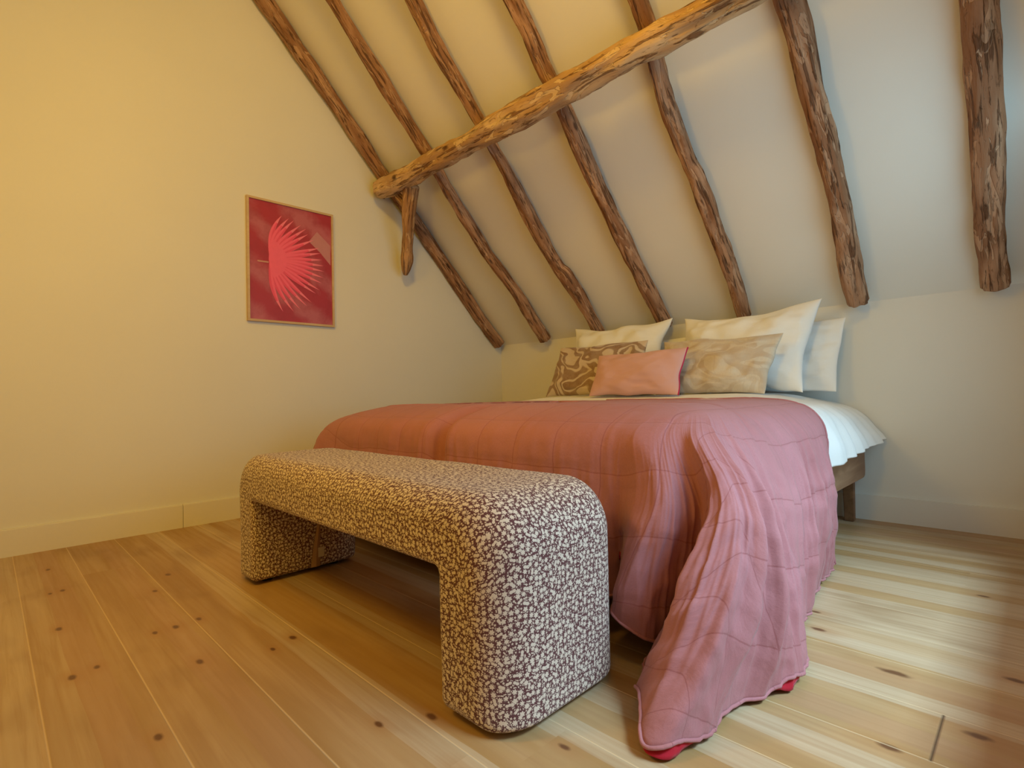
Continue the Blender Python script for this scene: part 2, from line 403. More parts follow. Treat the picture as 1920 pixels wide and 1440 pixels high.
obj('ceiling', quadprism([(-T, 0.12, ZK-0.12*S), (XR+WT, 0.12, ZK-0.12*S), (XR+WT, YRIDGE, ZR), (-T, YRIDGE, ZR)], nrm), M_ceil, smooth=False, kind='structure')
obj('ceiling', quadprism([(-T, YB-0.12, ZK-0.12*S), (XR+WT, YB-0.12, ZK-0.12*S), (XR+WT, YRIDGE, ZR), (-T, YRIDGE, ZR)], nrm2), M_ceil, smooth=False, kind='structure')
# window frame: sill board, outer frame and one mullion
wf = bmesh.new()
for a in ((WY0, WY0+0.05, WZ0, WZ1), (WY1-0.05, WY1, WZ0, WZ1), (WY0, WY1, WZ0, WZ0+0.05), (WY0, WY1, WZ1-0.05, WZ1)):
    add_box(wf, XR+0.17, XR+0.22, a[0], a[1], a[2], a[3])
wfo = obj('window_1', wf, M_skirt, smooth=False, kind='structure')
# skirting boards, with the joint seen on the left wall
bb = bmesh.new()
for a, b in ((-0.016, -2.2715), (-2.2735, -5.3)): add_box(bb, 0, 0.014, b, a, 0, 0.1165)
bmesh.ops.bevel(bb, geom=[e for e in bb.edges if all(v.co.z > 0.1 and v.co.x > 0.01 for v in e.verts)], offset=0.004, segments=2, affect='EDGES')
obj('baseboard_left', bb, M_skirt, smooth=False, kind='structure')
b2 = box(0.014, XR, -0.014, 0, 0, 0.1165)
obj('baseboard_back', b2, M_skirt, smooth=False, kind='structure')
obj('baseboard_right', box(XR-0.014, XR, YB, -0.014, 0, 0.1165), M_skirt, smooth=False, kind='structure')

# ------------------------------------------------------------------ roof timbers
def pole(path, radii, seed, sides=24, per=10, square=0.35, rough=0.0050, cap=0.35):
    """rough-hewn pole along path (list of 3-D points): one closed mesh with UVs"""
    pts = spline([tuple(p)+(r,) for p, r in zip(path, radii)], per)
    # resample finely
    fine = []
    for a, b in zip(pts[:-1], pts[1:]):
        d = (Vector(b[:3])-Vector(a[:3])).length; k = max(1, int(d/0.018))
        for i in range(k): fine.append(tuple(x+(y-x)*i/k for x, y in zip(a, b)))
    fine.append(pts[-1])
    bm = bmesh.new(); uvl = bm.loops.layers.uv.new('UVMap')
    up = Vector((0, S, 1)).normalized()
    rings = []; L = 0; vs = []
    n = len(fine)
    for i, p in enumerate(fine):
        c = Vector(p[:3]); a = Vector(fine[max(0, i-1)][:3]); b = Vector(fine[min(n-1, i+1)][:3])
        t = (b-a).normalized(); s = t.cross(up).normalized(); w = s.cross(t).normalized()
        if i: L += (c-Vector(fine[i-1][:3])).length
        r = p[3]
        ring = []
        for k in range(sides):
            an = 2*math.pi*k/sides
            ca, sa = math.cos(an), math.sin(an)
            q = (abs(ca)**4+abs(sa)**4)**(-0.25)
            rr = r*((1-square)+square*q)
            nz = mnoise.noise(Vector((ca*2+seed*7, sa*2, L*5)))*rough*1.6 + mnoise.noise(Vector((ca*4+seed*3, sa*4, L*11)))*rough
            nz += mnoise.noise(Vector((ca*7+seed, sa*7, L*3)))*rough*0.9
            fl = mnoise.noise(Vector((ca*1.3+seed*5, sa*1.3, L*2.6)))
            nz -= max(0, fl-0.12)*r*0.55                 # broad axe-hewn flats
            ring.append(bm.verts.new(c + s*ca*(rr+nz) + w*sa*(rr+nz)))
        rings.append(ring); vs.append(L)
    for i in range(n-1):
        for k in range(sides):
            f = bm.faces.new((rings[i][k], rings[i][(k+1) % sides], rings[i+1][(k+1) % sides], rings[i+1][k]))
            R = fine[i][3]
            uv = [(k, i), (k+1, i), (k+1, i+1), (k, i+1)]
            for lp, (kk, ii) in zip(f.loops, uv):
                lp[uvl].uv = (2*math.pi*0.045*kk/sides + seed*1.37, vs[ii]+seed*2.1)
    for ring, idx, sg in ((rings[0], 0, -1), (rings[-1], -1, 1)):
        c = Vector(fine[idx][:3]); r = fine[idx][3]
        t = (Vector(fine[idx][:3])-Vector(fine[1 if idx == 0 else -2][:3])).normalized()
        prev = ring
        for q, out in ((0.93, 0.10), (0.75, 0.20), (0.4, 0.26)):
            cur = [bm.verts.new(c + (v.co-c)*q + t*r*out*cap/0.35) for v in ring]
            for k in range(sides):
                o = (prev[k], prev[(k+1) % sides], cur[(k+1) % sides], cur[k])
                f = bm.faces.new(o if sg == 1 else o[::-1])
                for lp in f.loops: lp[uvl].uv = (seed + lp.vert.co.x, seed + lp.vert.co.z*0.3)
            prev = cur
        f = bm.faces.new(prev if sg == 1 else prev[::-1])
        for lp in f.loops: lp[uvl].uv = (seed + lp.vert.co.x, seed + lp.vert.co.z*0.3)
    return bm

RAFT = [
 [(0.050, -1.858, 0.0460), (0.046, -1.66, 0.042), (0.050, -1.517, 0.0440), (0.050, -1.328, 0.0396), (0.046, -1.181, 0.0425), (0.050, -1.06, 0.041), (0.050, -0.976, 0.0430), (0.052, -0.778, 0.0412), (0.046, -0.461, 0.0420), (0.044, -0.169, 0.0390), (0.049, -0.032, 0.042)],
 [(0.536, -1.682, 0.0310), (0.523, -1.496, 0.0350), (0.527, -1.286, 0.0360), (0.519, -1.106, 0.0363), (0.520, -1.0, 0.0335), (0.503, -0.878, 0.0347), (0.503, -0.73, 0.0381), (0.500, -0.55, 0.0343), (0.540, -0.325, 0.0371), (0.541, -0.121, 0.0410), (0.540, -0.032, 0.039)],
 [(1.016, -1.512, 0.0342), (1.002, -1.342, 0.0357), (1.008, -1.148, 0.0331), (1.004, -0.997, 0.0324), (1.004, -0.83, 0.0347), (0.986, -0.598, 0.0390), (0.986, -0.418, 0.0370), (1.008, -0.355, 0.0451), (1.026, -0.235, 0.0376), (1.030, -0.032, 0.0369)],
 [(1.514, -1.336, 0.0368), (1.517, -1.213, 0.0362), (1.502, -1.086, 0.0379), (1.512, -0.998, 0.0357), (1.504, -0.841, 0.041), (1.492, -0.64, 0.0381), (1.497, -0.448, 0.0414), (1.497, -0.269, 0.0428), (1.514, -0.032, 0.042)],
 [(2.026, -1.155, 0.0351), (2.021, -1.091, 0.0337), (2.016, -1.01, 0.034), (1.995, -0.895, 0.0356), (1.988, -0.81, 0.0369), (1.989, -0.656, 0.0352), (2.000, -0.584, 0.0362), (1.995, -0.357, 0.038), (1.988, -0.158, 0.0372), (1.978, -0.032, 0.0376)],
 [(2.517, -0.981, 0.0441), (2.522, -0.919, 0.0452), (2.525, -0.79, 0.0408), (2.525, -0.649, 0.0398), (2.524, -0.494, 0.0419), (2.52, -0.323, 0.0434), (2.506, -0.131, 0.045), (2.504, -0.032, 0.0442)],
 [(3.001, -0.81, 0.047), (2.999, -0.703, 0.0488), (2.997, -0.586, 0.0469), (2.995, -0.454, 0.0473), (2.986, -0.312, 0.047), (2.982, -0.153, 0.0464), (2.981, -0.032, 0.0448)]]
RL = ['wooden roof rafter hugging the yellow-lit end wall, leftmost of the seven',
      'slim wooden rafter, second from the picture wall, crossed low by the horizontal beam',
      'wooden rafter with a stepped knot low down, third from the picture wall',
      'wooden rafter with pale sawn patches, fourth from the picture wall, ending behind the left pillows',
      'wooden rafter ending behind the big right-hand pillow, fifth from the picture wall',
      'rough wooden rafter whose cut end shows on the wall beside the right-hand pillows',
      'thick reddish rafter nearest the right edge, its rounded end hanging free on the wall']
DP = 0.05
for k, (pts, lab) in enumerate(zip(RAFT, RL)):
    x0, y0, r0 = pts[0]
    up = []
    yy = y0-0.3
    while yy > YRIDGE+0.20:
        up.append((x0+0.012*math.sin(yy*5+k), yy, 0.041)); yy -= 0.3
    up.append((x0, YRIDGE+0.055, 0.041))
    full = up[::-1]+pts
    path = [Vector((x, y, ZK - S*y)) - Vector((0, S, 1)).normalized()*DP for x, y, r in full]
    tag(obj('roof_rafter', pole(path, [r for _, _, r in full], k+1.3), M_rafter), lab, 'rafter', 'roof rafters on the sloping ceiling')

PUR = [(0.075, -1.140, 2.000, 0.050), (0.10, -1.140, 1.999, 0.058), (0.354, -1.138, 1.992, 0.0630), (0.669, -1.138, 1.992, 0.0600), (1.079, -1.140, 1.994, 0.0560), (1.300, -1.140, 1.994, 0.0670), (1.493, -1.139, 1.993, 0.0640),
       (1.797, -1.140, 1.994, 0.0570), (2.02, -1.142, 1.996, 0.0600), (2.219, -1.135, 1.990, 0.0520), (2.45, -1.135, 1.990, 0.052), (3.0, -1.135, 1.990, 0.058), (3.19, -1.135, 1.990, 0.058)]
bmp = pole([Vector(p[:3]) for p in PUR], [p[3] for p in PUR], 21.7, sides=26, square=0.25, rough=0.0085)
tag(obj('purlin_beam', bmp, M_purlin), 'long pale rough-hewn horizontal beam running beneath the rafters', 'beam')
# the short strut: thick fork under the beam, splayed foot, pointed end
ST = [(0.340, -1.085, 1.955, 0.050), (0.305, -1.072, 1.880, 0.046), (0.255, -1.048, 1.790, 0.0400), (0.215, -1.028, 1.700, 0.0370), (0.168, -1.004, 1.610, 0.0345), (0.146, -0.992, 1.560, 0.0400), (0.112, -0.976, 1.500, 0.030), (0.094, -0.969, 1.462, 0.012)]
bms = pole([Vector(p[:3]) for p in ST], [p[3] for p in ST], 33.3, sides=20, square=0.3, rough=0.006, cap=0.6)
st_root = thing('roof_strut', 'short forked wooden strut slanting down from the beam end to the wall', 'strut', (0.09, -0.968, 1.455))
put(obj('post', bms, M_strut), st_root, st_root.location)
FK = [(0.215, -1.10, 1.930, 0.020), (0.245, -1.080, 1.895, 0.026), (0.270, -1.062, 1.850, 0.028), (0.275, -1.056, 1.800, 0.022)]
put(obj('fork', pole([Vector(p[:3]) for p in FK], [p[3] for p in FK], 41.0, sides=14, rough=0.004), M_strut), st_root, st_root.location)

# ------------------------------------------------------------------ picture on the left wall
PY0, PY1, PZ0, PZ1 = -1.953, -1.446, 1.078, 1.779
PT = 0.022; FW = 0.012
pic = thing('framed_picture', 'slim wood-framed pink palm leaf print on dark red hanging on the wall', 'picture', (0, (PY0+PY1)/2, PZ0))
fb = bmesh.new()
for y0, y1, z0, z1 in ((PY0, PY1, PZ0, PZ0+FW), (PY0, PY1, PZ1-FW, PZ1), (PY0, PY0+FW, PZ0+FW, PZ1-FW), (PY1-FW, PY1, PZ0+FW, PZ1-FW)):
    add_box(fb, 0, PT, y0, y1, z0, z1)
put(obj('frame', fb, M_frame, smooth=False), pic, pic.location)
def print_mat():
    t = NT('dark_red_print', 0.45, 0.4)
    tc = t.n('ShaderNodeTexCoord'); sp = t.n('ShaderNodeSeparateXYZ'); t.L(tc.outputs['Object'], sp.inputs[0])
    # broad diagonal brush bands running down to the right
    d = t.math('ADD', t.math('MULTIPLY', sp.outputs[1], 0.60), t.math('MULTIPLY', sp.outputs[2], 0.80))
    nz = t.noise(t.coord('Object'), 5, 5, 0.6, 0.8)
    s = t.math('ADD', t.math('MULTIPLY', d, 4.6), t.math('MULTIPLY', nz, 0.9))
    w = t.math('SINE', t.math('MULTIPLY', s, 6.283))
    col = t.mix(t.ramp(t.math('MULTIPLY_ADD', w, 0.5, 0.5), [(0.2, 0), (0.9, 1)]), (0.42, 0.040, 0.070), (0.50, 0.130, 0.180))
    n2 = t.noise(t.coord('Object'), 11, 5, 0.65)
    col = t.mix(t.ramp(n2, [(0.45, 0), (0.7, 0.6)]), col, (0.33, 0.035, 0.060))
    return t.base(col)
M_print = print_mat()
M_leafA = plain('pink_leaf_ink', (0.95, 0.150, 0.270), 0.45)
M_leafB = plain('rose_leaf_ink', (0.86, 0.100, 0.200), 0.45)
M_leafC = plain('pale_leaf_tips_ink', (0.93, 0.22, 0.33), 0.45)
M_grey = plain('dusky_pink_ink', (0.56, 0.24, 0.27), 0.45)
M_stem = plain('stem_ink', (0.62, 0.32, 0.26), 0.45)
def print_mesh():
    bm = bmesh.new()
    def poly(pts, x, mi):
        vs = [bm.verts.new((x, y, z)) for y, z in pts]
        f = bm.faces.new(vs); f.material_index = mi
        bmesh.ops.triangulate(bm, faces=[f])
    poly([(PY0+FW, PZ0+FW), (PY1-FW, PZ0+FW), (PY1-FW, PZ1-FW), (PY0+FW, PZ1-FW)], 0.014, 0)
    poly([(-1.5481, 1.6529), (-1.4645, 1.5820), (-1.4645, 1.4600), (-1.5302, 1.5288), (-1.60, 1.5851)], 0.0143, 1)
    tips = [(-1.7588,1.7057),(-1.7189,1.6976),(-1.6895,1.6914),(-1.6485,1.6724),(-1.6167,1.6564),(-1.6056,1.6259),(-1.5702,1.5985),(-1.5361,1.5548),(-1.5286,1.5252),(-1.5213,1.4854),(-1.5114,1.4505),(-1.508,1.4161),(-1.5126,1.3767),(-1.5252,1.3424),(-1.5379,1.2976),(-1.562,1.2739),(-1.5903,1.2173),(-1.6177,1.1916),(-1.6598,1.1701),(-1.6973,1.1515),(-1.7594,1.1456)]
    hub = Vector((-1.826, 1.440))
    edge = [(-1.8290, 1.56), (-1.825, 1.33)]
    n = len(tips)
    # dense fan in the middle, then separate blades to every tip
    for i, tp in enumerate(tips):
        tp = Vector(tp); f = i/(n-1)
        # control point pulls outer blades onto the curved left edge of the fan
        pull = abs(f-0.5)*2
        ctrl = Vector((-1.842, 1.440 + (0.5-f)*2*0.16)).lerp(hub.lerp(tp, 0.5), 1-pull**2)
        L = []; m = 14
        for k in range(m+1):
            s = k/m
            c = hub*(1-s)**2 + ctrl*2*s*(1-s) + tp*s*s
            dd = ((ctrl-hub)*(1-s)+(tp-ctrl)*s).normalized(); nn = Vector((-dd.y, dd.x))
            wd = 0.0135*(0.35+0.65*min(1, s/0.45))*(1 if s < 0.5 else max(0.02, 1-((s-0.5)/0.5)**1.5))
            L.append((c, nn, wd))
        for sg, mi in ((1, 2), (-1, 3)):
            for k in range(m):
                c0, n0, w0 = L[k]; c1, n1, w1 = L[k+1]
                mi2 = mi if k < m*0.72 else 4
                q = [c0, c1, c1+n1*w1*sg, c0+n0*w0*sg]
                vs = [bm.verts.new((0.0146+0.00004*i, p.x, p.y)) for p in (q if sg > 0 else q[::-1])]
                fc = bm.faces.new(vs); fc.material_index = mi2
    # solid heart of the fan
    heart = [(-1.8365, 1.4386), (-1.832, 1.51), (-1.815, 1.56), (-1.79, 1.545), (-1.765, 1.525), (-1.74, 1.49), (-1.735, 1.45), (-1.74, 1.41), (-1.755, 1.375), (-1.785, 1.35), (-1.81, 1.335), (-1.826, 1.36)]
    poly(heart, 0.0156, 2)
    poly([(-1.8369, 1.4250), (-1.8369, 1.4165), (-1.8940, 1.4155), (-1.8995, 1.4190), (-1.8970, 1.4240)], 0.0157, 5)
    bmesh.ops.recalc_face_normals(bm, faces=bm.faces[:])
    for f in bm.faces:
        if f.normal.x < 0: f.normal_flip()
    return bm
put(obj('print', print_mesh(), [M_print, M_grey, M_leafA, M_leafB, M_leafC, M_stem], smooth=False), pic, pic.location)
put(obj('backing_board', box(0.001, 0.0135, PY0+0.004, PY1-0.004, PZ0+0.004, PZ1-0.004), M_tag, smooth=False), pic, pic.location)

# ------------------------------------------------------------------ bed
BX0, BX1, BYF, BYH = 0.80, 2.50, -1.80, -0.030
bed = thing('bed', 'low brown oak bed frame with square legs under the white bedding', 'bed', (1.65, -0.9, 0))
BL = bed.location
def rail(x0, x1, y0, y1):
    bm = box(x0, x1, y0, y1, 0.205, 0.345, 0.006, 2); return bm
rb = bmesh.new()
prof = [(BYF, 0.205), (BYH-0.030, 0.205), (BYH-0.008, 0.214), (BYH, 0.236), (BYH, 0.345), (BYF, 0.345)]
for x0, x1 in ((BX1-0.030, BX1), (BX0, BX0+0.030)):
    bm = bmesh.new(); a = [bm.verts.new((x0, y, z)) for y, z in prof]; b = [bm.verts.new((x1, y, z)) for y, z in prof]
    bm.faces.new(a); bm.faces.new(b[::-1])
    for i in range(len(prof)): bm.faces.new((a[i], b[i], b[(i+1) % len(prof)], a[(i+1) % len(prof)]))
    bmesh.ops.recalc_face_normals(bm, faces=bm.faces[:])
    bmesh.ops.bevel(bm, geom=bm.edges[:], offset=0.003, segments=2, affect='EDGES')
    put(obj('side_rail', bm, M_bedwood, smooth=False), bed, BL)
put(obj('foot_rail', rail(BX0+0.031, BX1-0.031, BYF, BYF+0.03), M_bedwood, smooth=False), bed, BL)
put(obj('head_rail', rail(BX0+0.031, BX1-0.031, BYH-0.03, BYH), M_bedwood, smooth=False), bed, BL)
for x in (BX0+0.058, BX1-0.058):
    for y in (BYF+0.16, BYH-0.055):
        bm = bmesh.new(); vs = add_box(bm, x-0.0225, x+0.0225, y-0.0225, y+0.0225, 0.0, 0.24)
        for v in vs[:4]: v.co.x = x+(v.co.x-x)*0.86; v.co.y = y+(v.co.y-y)*0.86
        bmesh.ops.bevel(bm, geom=bm.edges[:], offset=0.003, segments=2, affect='EDGES')
        put(obj('leg', bm, M_bedleg, smooth=False), bed, BL)
bm = box(1.63, 1.67, BYF+0.031, BYH-0.031, 0.215, 0.30, 0.003); put(obj('centre_beam', bm, M_bedwood, smooth=False), bed, BL)
for y in (BYF+0.16, BYH-0.30):
    put(obj('leg', box(1.628, 1.672, y-0.02, y+0.02, 0, 0.214, 0.003), M_bedleg, smooth=False), bed, BL)
for k in range(12):
    y = BYF+0.09+k*0.145
    put(obj('slat', box(BX0+0.031, BX1-0.031, y-0.035, y+0.035, 0.301, 0.318, 0.003), M_bedwood, smooth=False), bed, BL)
for x0, x1, lab in ((BX0+0.035, 1.645, 'mattress under the bedding on the side nearest the picture wall'), (1.655, BX1-0.035, 'mattress under the bedding on the side away from the picture wall')):
    tag(obj('mattress', box(x0, x1, BYF+0.130, BYH-0.005, 0.320, 0.540, 0.055, 6), M_mattress), lab, 'mattress', 'mattresses')

# cloth grids -------------------------------------------------------
def grid_cloth(cols, uvs, nu, nv, disp=None):
    """cols: list of columns, each a list of 3-D rows; Catmull-Rom both ways. returns P[i][j], UV[i][j]"""
    rows = len(cols[0])
    A = []
    for c, u in zip(cols, uvs): A.append(spline([tuple(p)+tuple(q) for p, q in zip(c, u)], nv))
    m = len(A[0]); B = []
    for j in range(m): B.append(spline([A[i][j] for i in range(len(A))], nu))
    n = len(B[0])
    return [[B[j][i] for j in range(m)] for i in range(n)]
def cloth_normals(P):
    n, m = len(P), len(P[0]); N = []
    for i in range(n):
        row = []
        for j in range(m):
            a = Vector(P[min(i+1, n-1)][j][:3])-Vector(P[max(i-1, 0)][j][:3]); b = Vector(P[i][min(j+1, m-1)][:3])-Vector(P[i][max(j-1, 0)][:3])
            c = b.cross(a)
            row.append(c.normalized() if c.length > 1e-9 else Vector((0, 0, 1)))
        if m > 3 and (Vector(P[max(i-1, 0)][0][:3])-Vector(P[min(i+1, n-1)][0][:3])).length < 1e-6: row[0] = row[1].copy()
        N.append(row)
    return N
def cloth_mesh(P, flip=False):
    bm = bmesh.new(); uvl = bm.loops.layers.uv.new('UVMap'); n, m = len(P), len(P[0])
    V = [[bm.verts.new(P[i][j][:3]) for j in range(m)] for i in range(n)]
    for i in range(n-1):
        for j in range(m-1):
            idx = [(i, j), (i, j+1), (i+1, j+1), (i+1, j)]
            if flip: idx = idx[::-1]
            f = bm.faces.new([V[a][b] for a, b in idx])
            for lp, (a, b) in zip(f.loops, idx): lp[uvl].uv = P[a][b][3:5]
    return bm, V
def solid(P, N, t, dirn=-1):
    """closed sheet: the outer grid P plus an inner one t below it"""
    bm = bmesh.new(); uvl = bm.loops.layers.uv.new('UVMap'); n, m = len(P), len(P[0])
    V = [[bm.verts.new(P[i][j][:3]) for j in range(m)] for i in range(n)]
    W = [[bm.verts.new(Vector(P[i][j][:3])+N[i][j]*t*dirn) for j in range(m)] for i in range(n)]
    def face(vs, ids):
        try: f = bm.faces.new(vs)
        except ValueError: return
        for lp, (a, b) in zip(f.loops, ids): lp[uvl].uv = P[a][b][3:5]
    for i in range(n-1):
        for j in range(m-1):
            ids = [(i, j), (i, j+1), (i+1, j+1), (i+1, j)]
            face([V[a][b] for a, b in ids], ids); face([W[a][b] for a, b in ids[::-1]], ids[::-1])
    rim = [(i, 0) for i in range(n)]+[(n-1, j) for j in range(1, m)]+[(i, m-1) for i in range(n-2, -1, -1)]+[(0, j) for j in range(m-2, 0, -1)]
    for a, b in zip(rim, rim[1:]+rim[:1]): face([V[a[0]][a[1]], V[b[0]][b[1]], W[b[0]][b[1]], W[a[0]][a[1]]], [a, b, b, a])
    bmesh.ops.recalc_face_normals(bm, faces=bm.faces[:])
    return bm

# duvet: columns along y, rows across x from left hem to right hem
def duvet():
    cols = []; uvs = []
    ys = [-0.028, -0.15, -0.32, -0.5, -0.7, -0.9, -1.15, -1.4, -1.55, -1.62]
    for y in ys:
        k = min(1, max(0, (y+0.9)/0.87))       # 1 at the head, 0 from y=-0.9
        tuck = 0.0 if y > -0.95 else (0.03 if y > -1.5 else 0.05)
        top = 0.612 if -0.85 < y < -0.1 else (0.604 if y > -0.1 else (0.594 if y > -0.95 else 0.580))
        fz = 0 if y > -1.2 else (0.012 if y > -1.5 else (0.035 if y > -1.6 else 0.075))
        R = [(1.65, top-0.004-fz-(0.055 if y < -1.3 else 0)), (1.95, top-fz), (2.20, top+0.002-fz-0.010*k), (2.36-0.03*k, min(0.590, top-0.004)-fz-0.018*k), (2.455-0.02*k, 0.570-fz-0.030*k), (2.515-0.012*k-tuck, 0.528-fz-0.035*k),
             (2.543-tuck, 0.465-0.020*k), (2.560+0.012*k-tuck, 0.400+0.012*k), (2.563+0.025*k-tuck, 0.338+0.050*k)]
        Lf = [(3.30-x, z) for x, z in R[1:]][::-1]
        row = Lf+R
        cols.append([(x, y, z) for x, z in row])
        s = 0; u = []
        for a, b in zip(row, row[1:]): s += math.hypot(a[0]-b[0], a[1]-b[1]); u.append(s)
        uvs.append([(y, 0)]+[(y, q) for q in u])
    P = grid_cloth(cols, uvs, 12, 10)
    N = cloth_normals(P)
    for i in range(len(P)):
        for j in range(len(P[0])):
            p = P[i][j]; x, y, z = p[:3]
            if N[i][j].z < 0 or (N[i][j].x < 0 and x > 2.4): pass
            side = min(1, max(0, (0.585-z)/0.12))
            f = 0.010*side*(math.sin(y*33+math.sin(y*11)*1.5+z*4)+0.5*math.sin(y*61+1+z*7))*0.8
            f += 0.010*mnoise.noise(Vector((x*5, y*6, 3))) + 0.005*mnoise.noise(Vector((x*13, y*14, 8)))
            hem = max(0, (0.42-z)/0.1)
            dz = 0.012*hem*mnoise.noise(Vector((y*9, 5, 1)))
            nn = Vector((1 if x > 1.65 else -1, 0, 0)) * side + Vector((0, 0, 1))*(1-side)
            q = Vector((x, y, z)) + nn*f*(0.35 if side < 0.2 else 1) + Vector((0, 0, dz))
            if y > -0.95 and side < 0.1: pass
            q.y = min(q.y, -0.020)
            P[i][j] = (q.x, q.y, q.z, p[3], p[4])
    N = cloth_normals(P)
    sgn = -1 if N[len(P)//2][len(P[0])//2].z > 0 else 1
    return solid(P, N, 0.020, sgn)
tag(obj('duvet', duvet(), M_white), 'white cotton duvet hanging over the bed side, mostly under the pink bedspread', 'duvet')

# rose bedspread ------------------------------------------------------
def spread_cols():
    C = []
    def col(T0, T1, S1, S2, M, L, H, edge, dr): C.append(([T0, T1, S1, S2, M, L, H], edge, dr))
    def left(y, fl=0.0, wob=0.0):
        col((1.65, y, 0.606), (1.15, y, 0.606), (0.90, y, 0.592), (0.745-fl*0.4, y, 0.515), (0.69-fl*0.8+wob, y, 0.36), (0.67-fl+wob, y, 0.20), (0.66-fl*1.1, y, 0.05), (0.90, y), (-1, 0))
    left(-0.90); left(-1.15, 0.01, 0.01); left(-1.4, 0.03, -0.01); left(-1.58, 0.06, 0.01)
    col((1.65, -1.62, 0.604), (1.15, -1.62, 0.606), (0.900, -1.66, 0.590), (0.675, -1.77, 0.510), (0.580, -1.81, 0.36), (0.54, -1.84, 0.20), (0.50, -1.86, 0.04), (0.90, -1.66), (-0.8, -0.6))
    col((1.65, -1.63, 0.604), (1.15, -1.62, 0.606), (0.920, -1.67, 0.590), (0.725, -1.82, 0.518), (0.64, -1.87, 0.36), (0.61, -1.90, 0.20), (0.58, -1.92, 0.04), (0.90, -1.66), (-0.3, -0.95))
    def foot(x, d=0.0, z=0.0, k=0.0):
        col((1.65 if x < 1.0 else x, -1.20, 0.606), (x, -1.45, 0.606-z*0.3), (x, -1.665+d*0.5, 0.594-z), (x+k*0.3, -1.835+d, 0.525-z), (x+k*0.6, -1.862+d*0.8, 0.37), (x+k, -1.866+d*0.5, 0.23), (x+k, -1.860, 0.115), (x, -1.66), (0, -1))
    foot(0.95); foot(1.10, 0.004); foot(1.28, -0.003); foot(1.43, 0.006); foot(1.52, 0.0)
    foot(1.575, 0.050, 0.018); foot(1.602, 0.080, 0.026); foot(1.632, 0.020, 0.008); foot(1.665, -0.012, 0.0)
    foot(1.72, -0.006); foot(1.88, -0.002); foot(2.05, 0.002); foot(2.20, 0.004)
    foot(2.30, 0.012)
    T0 = (2.30, -1.20, 0.606); T1 = (2.33, -1.45, 0.604)
    col(T0, T1, (2.350, -1.665, 0.592), (2.355, -1.830, 0.528), (2.350, -1.855, 0.38), (2.335, -1.835, 0.23), (2.330, -1.81, 0.125), (2.35, -1.66), (0, -1))
    col(T0, T1, (2.370, -1.665, 0.592), (2.395, -1.838, 0.528), (2.425, -1.890, 0.40), (2.380, -1.925, 0.20), (2.366, -1.930, 0.125), (2.37, -1.66), (0.05, -1))
    col(T0, T1, (2.385, -1.662, 0.592), (2.430, -1.835, 0.527), (2.470, -1.915, 0.38), (2.425, -1.950, 0.20), (2.400, -1.950, 0.105), (2.39, -1.66), (0.12, -1))
    col(T0, T1, (2.395, -1.660, 0.592), (2.455, -1.830, 0.526), (2.510, -1.905, 0.37), (2.475, -1.935, 0.19), (2.452, -1.930, 0.075), (2.40, -1.66), (0.2, -1))
    col(T0, T1, (2.405, -1.658, 0.591), (2.475, -1.820, 0.525), (2.535, -1.862, 0.37), (2.505, -1.870, 0.19), (2.462, -1.875, 0.050), (2.40, -1.66), (0.35, -1))
    col(T0, T1, (2.412, -1.654, 0.591), (2.495, -1.812, 0.524), (2.555, -1.845, 0.37), (2.520, -1.860, 0.19), (2.455, -1.900, 0.030), (2.40, -1.66), (0.5, -1))
    col(T0, T1, (2.420, -1.650, 0.591), (2.520, -1.818, 0.520), (2.598, -1.890, 0.39), (2.570, -1.985, 0.22), (2.484, -2.010, 0.014), (2.40, -1.66), (0.75, -1))
    col(T0, T1, (2.428, -1.642, 0.591), (2.540, -1.815, 0.518), (2.632, -1.905, 0.39), (2.612, -2.030, 0.21), (2.535, -2.085, 0.045), (2.40, -1.66), (0.9, -1))
    col(T0, T1, (2.434, -1.632, 0.591), (2.556, -1.800, 0.518), (2.660, -1.895, 0.38), (2.655, -2.020, 0.20), (2.597, -2.177, 0.012), (2.40, -1.66), (1, -1))
    col(T0, T1, (2.438, -1.618, 0.591), (2.566, -1.775, 0.518), (2.672, -1.860, 0.38), (2.690, -1.960, 0.20), (2.650, -2.100, 0.012), (2.40, -1.66), (1, -0.8))
    col(T0, T1, (2.440, -1.600, 0.591), (2.568, -1.745, 0.518), (2.655, -1.815, 0.38), (2.672, -1.890, 0.20), (2.658, -1.985, 0.014), (2.40, -1.66), (1, -0.6))
    col(T0, (2.33, -1.44, 0.604), (2.442, -1.575, 0.591), (2.572, -1.705, 0.518), (2.662, -1.765, 0.38), (2.700, -1.820, 0.20), (2.676, -1.880, 0.013), (2.40, -1.66), (1, -0.42))
    col(T0, (2.33, -1.42, 0.604), (2.442, -1.545, 0.591), (2.570, -1.655, 0.518), (2.645, -1.700, 0.38), (2.690, -1.745, 0.20), (2.708, -1.790, 0.016), (2.40, -1.66), (1, -0.25))
    col((2.30, -1.20, 0.606), (2.33, -1.38, 0.604), (2.442, -1.50, 0.591), (2.568, -1.600, 0.518), (2.640, -1.635, 0.38), (2.680, -1.670, 0.20), (2.718, -1.712, 0.020), (2.40, -1.64), (1, -0.1))
    def right(y, o=0.0, hx=None, hz=0.015, m=0.0, yh=None):
        yh = y if yh is None else yh
        col((2.30, max(y, -1.2), 0.606), (2.33, y+0.02 if y < -1.2 else y, 0.604), (2.435, y, 0.592), (2.555+m*0.5, y, 0.518), (2.590+o*0.6+m, y, 0.37), (2.600+o+m, (y+yh)/2, 0.20), (hx or (2.60+o), yh, hz), (2.40, y), (1, 0))
    right(-1.47, 0.040, 2.668, 0.035, 0.012, -1.585); right(-1.40, 0.020, 2.645, 0.030, 0.004, -1.50); right(-1.33, 0.035, 2.635, 0.018, 0.014, -1.40)
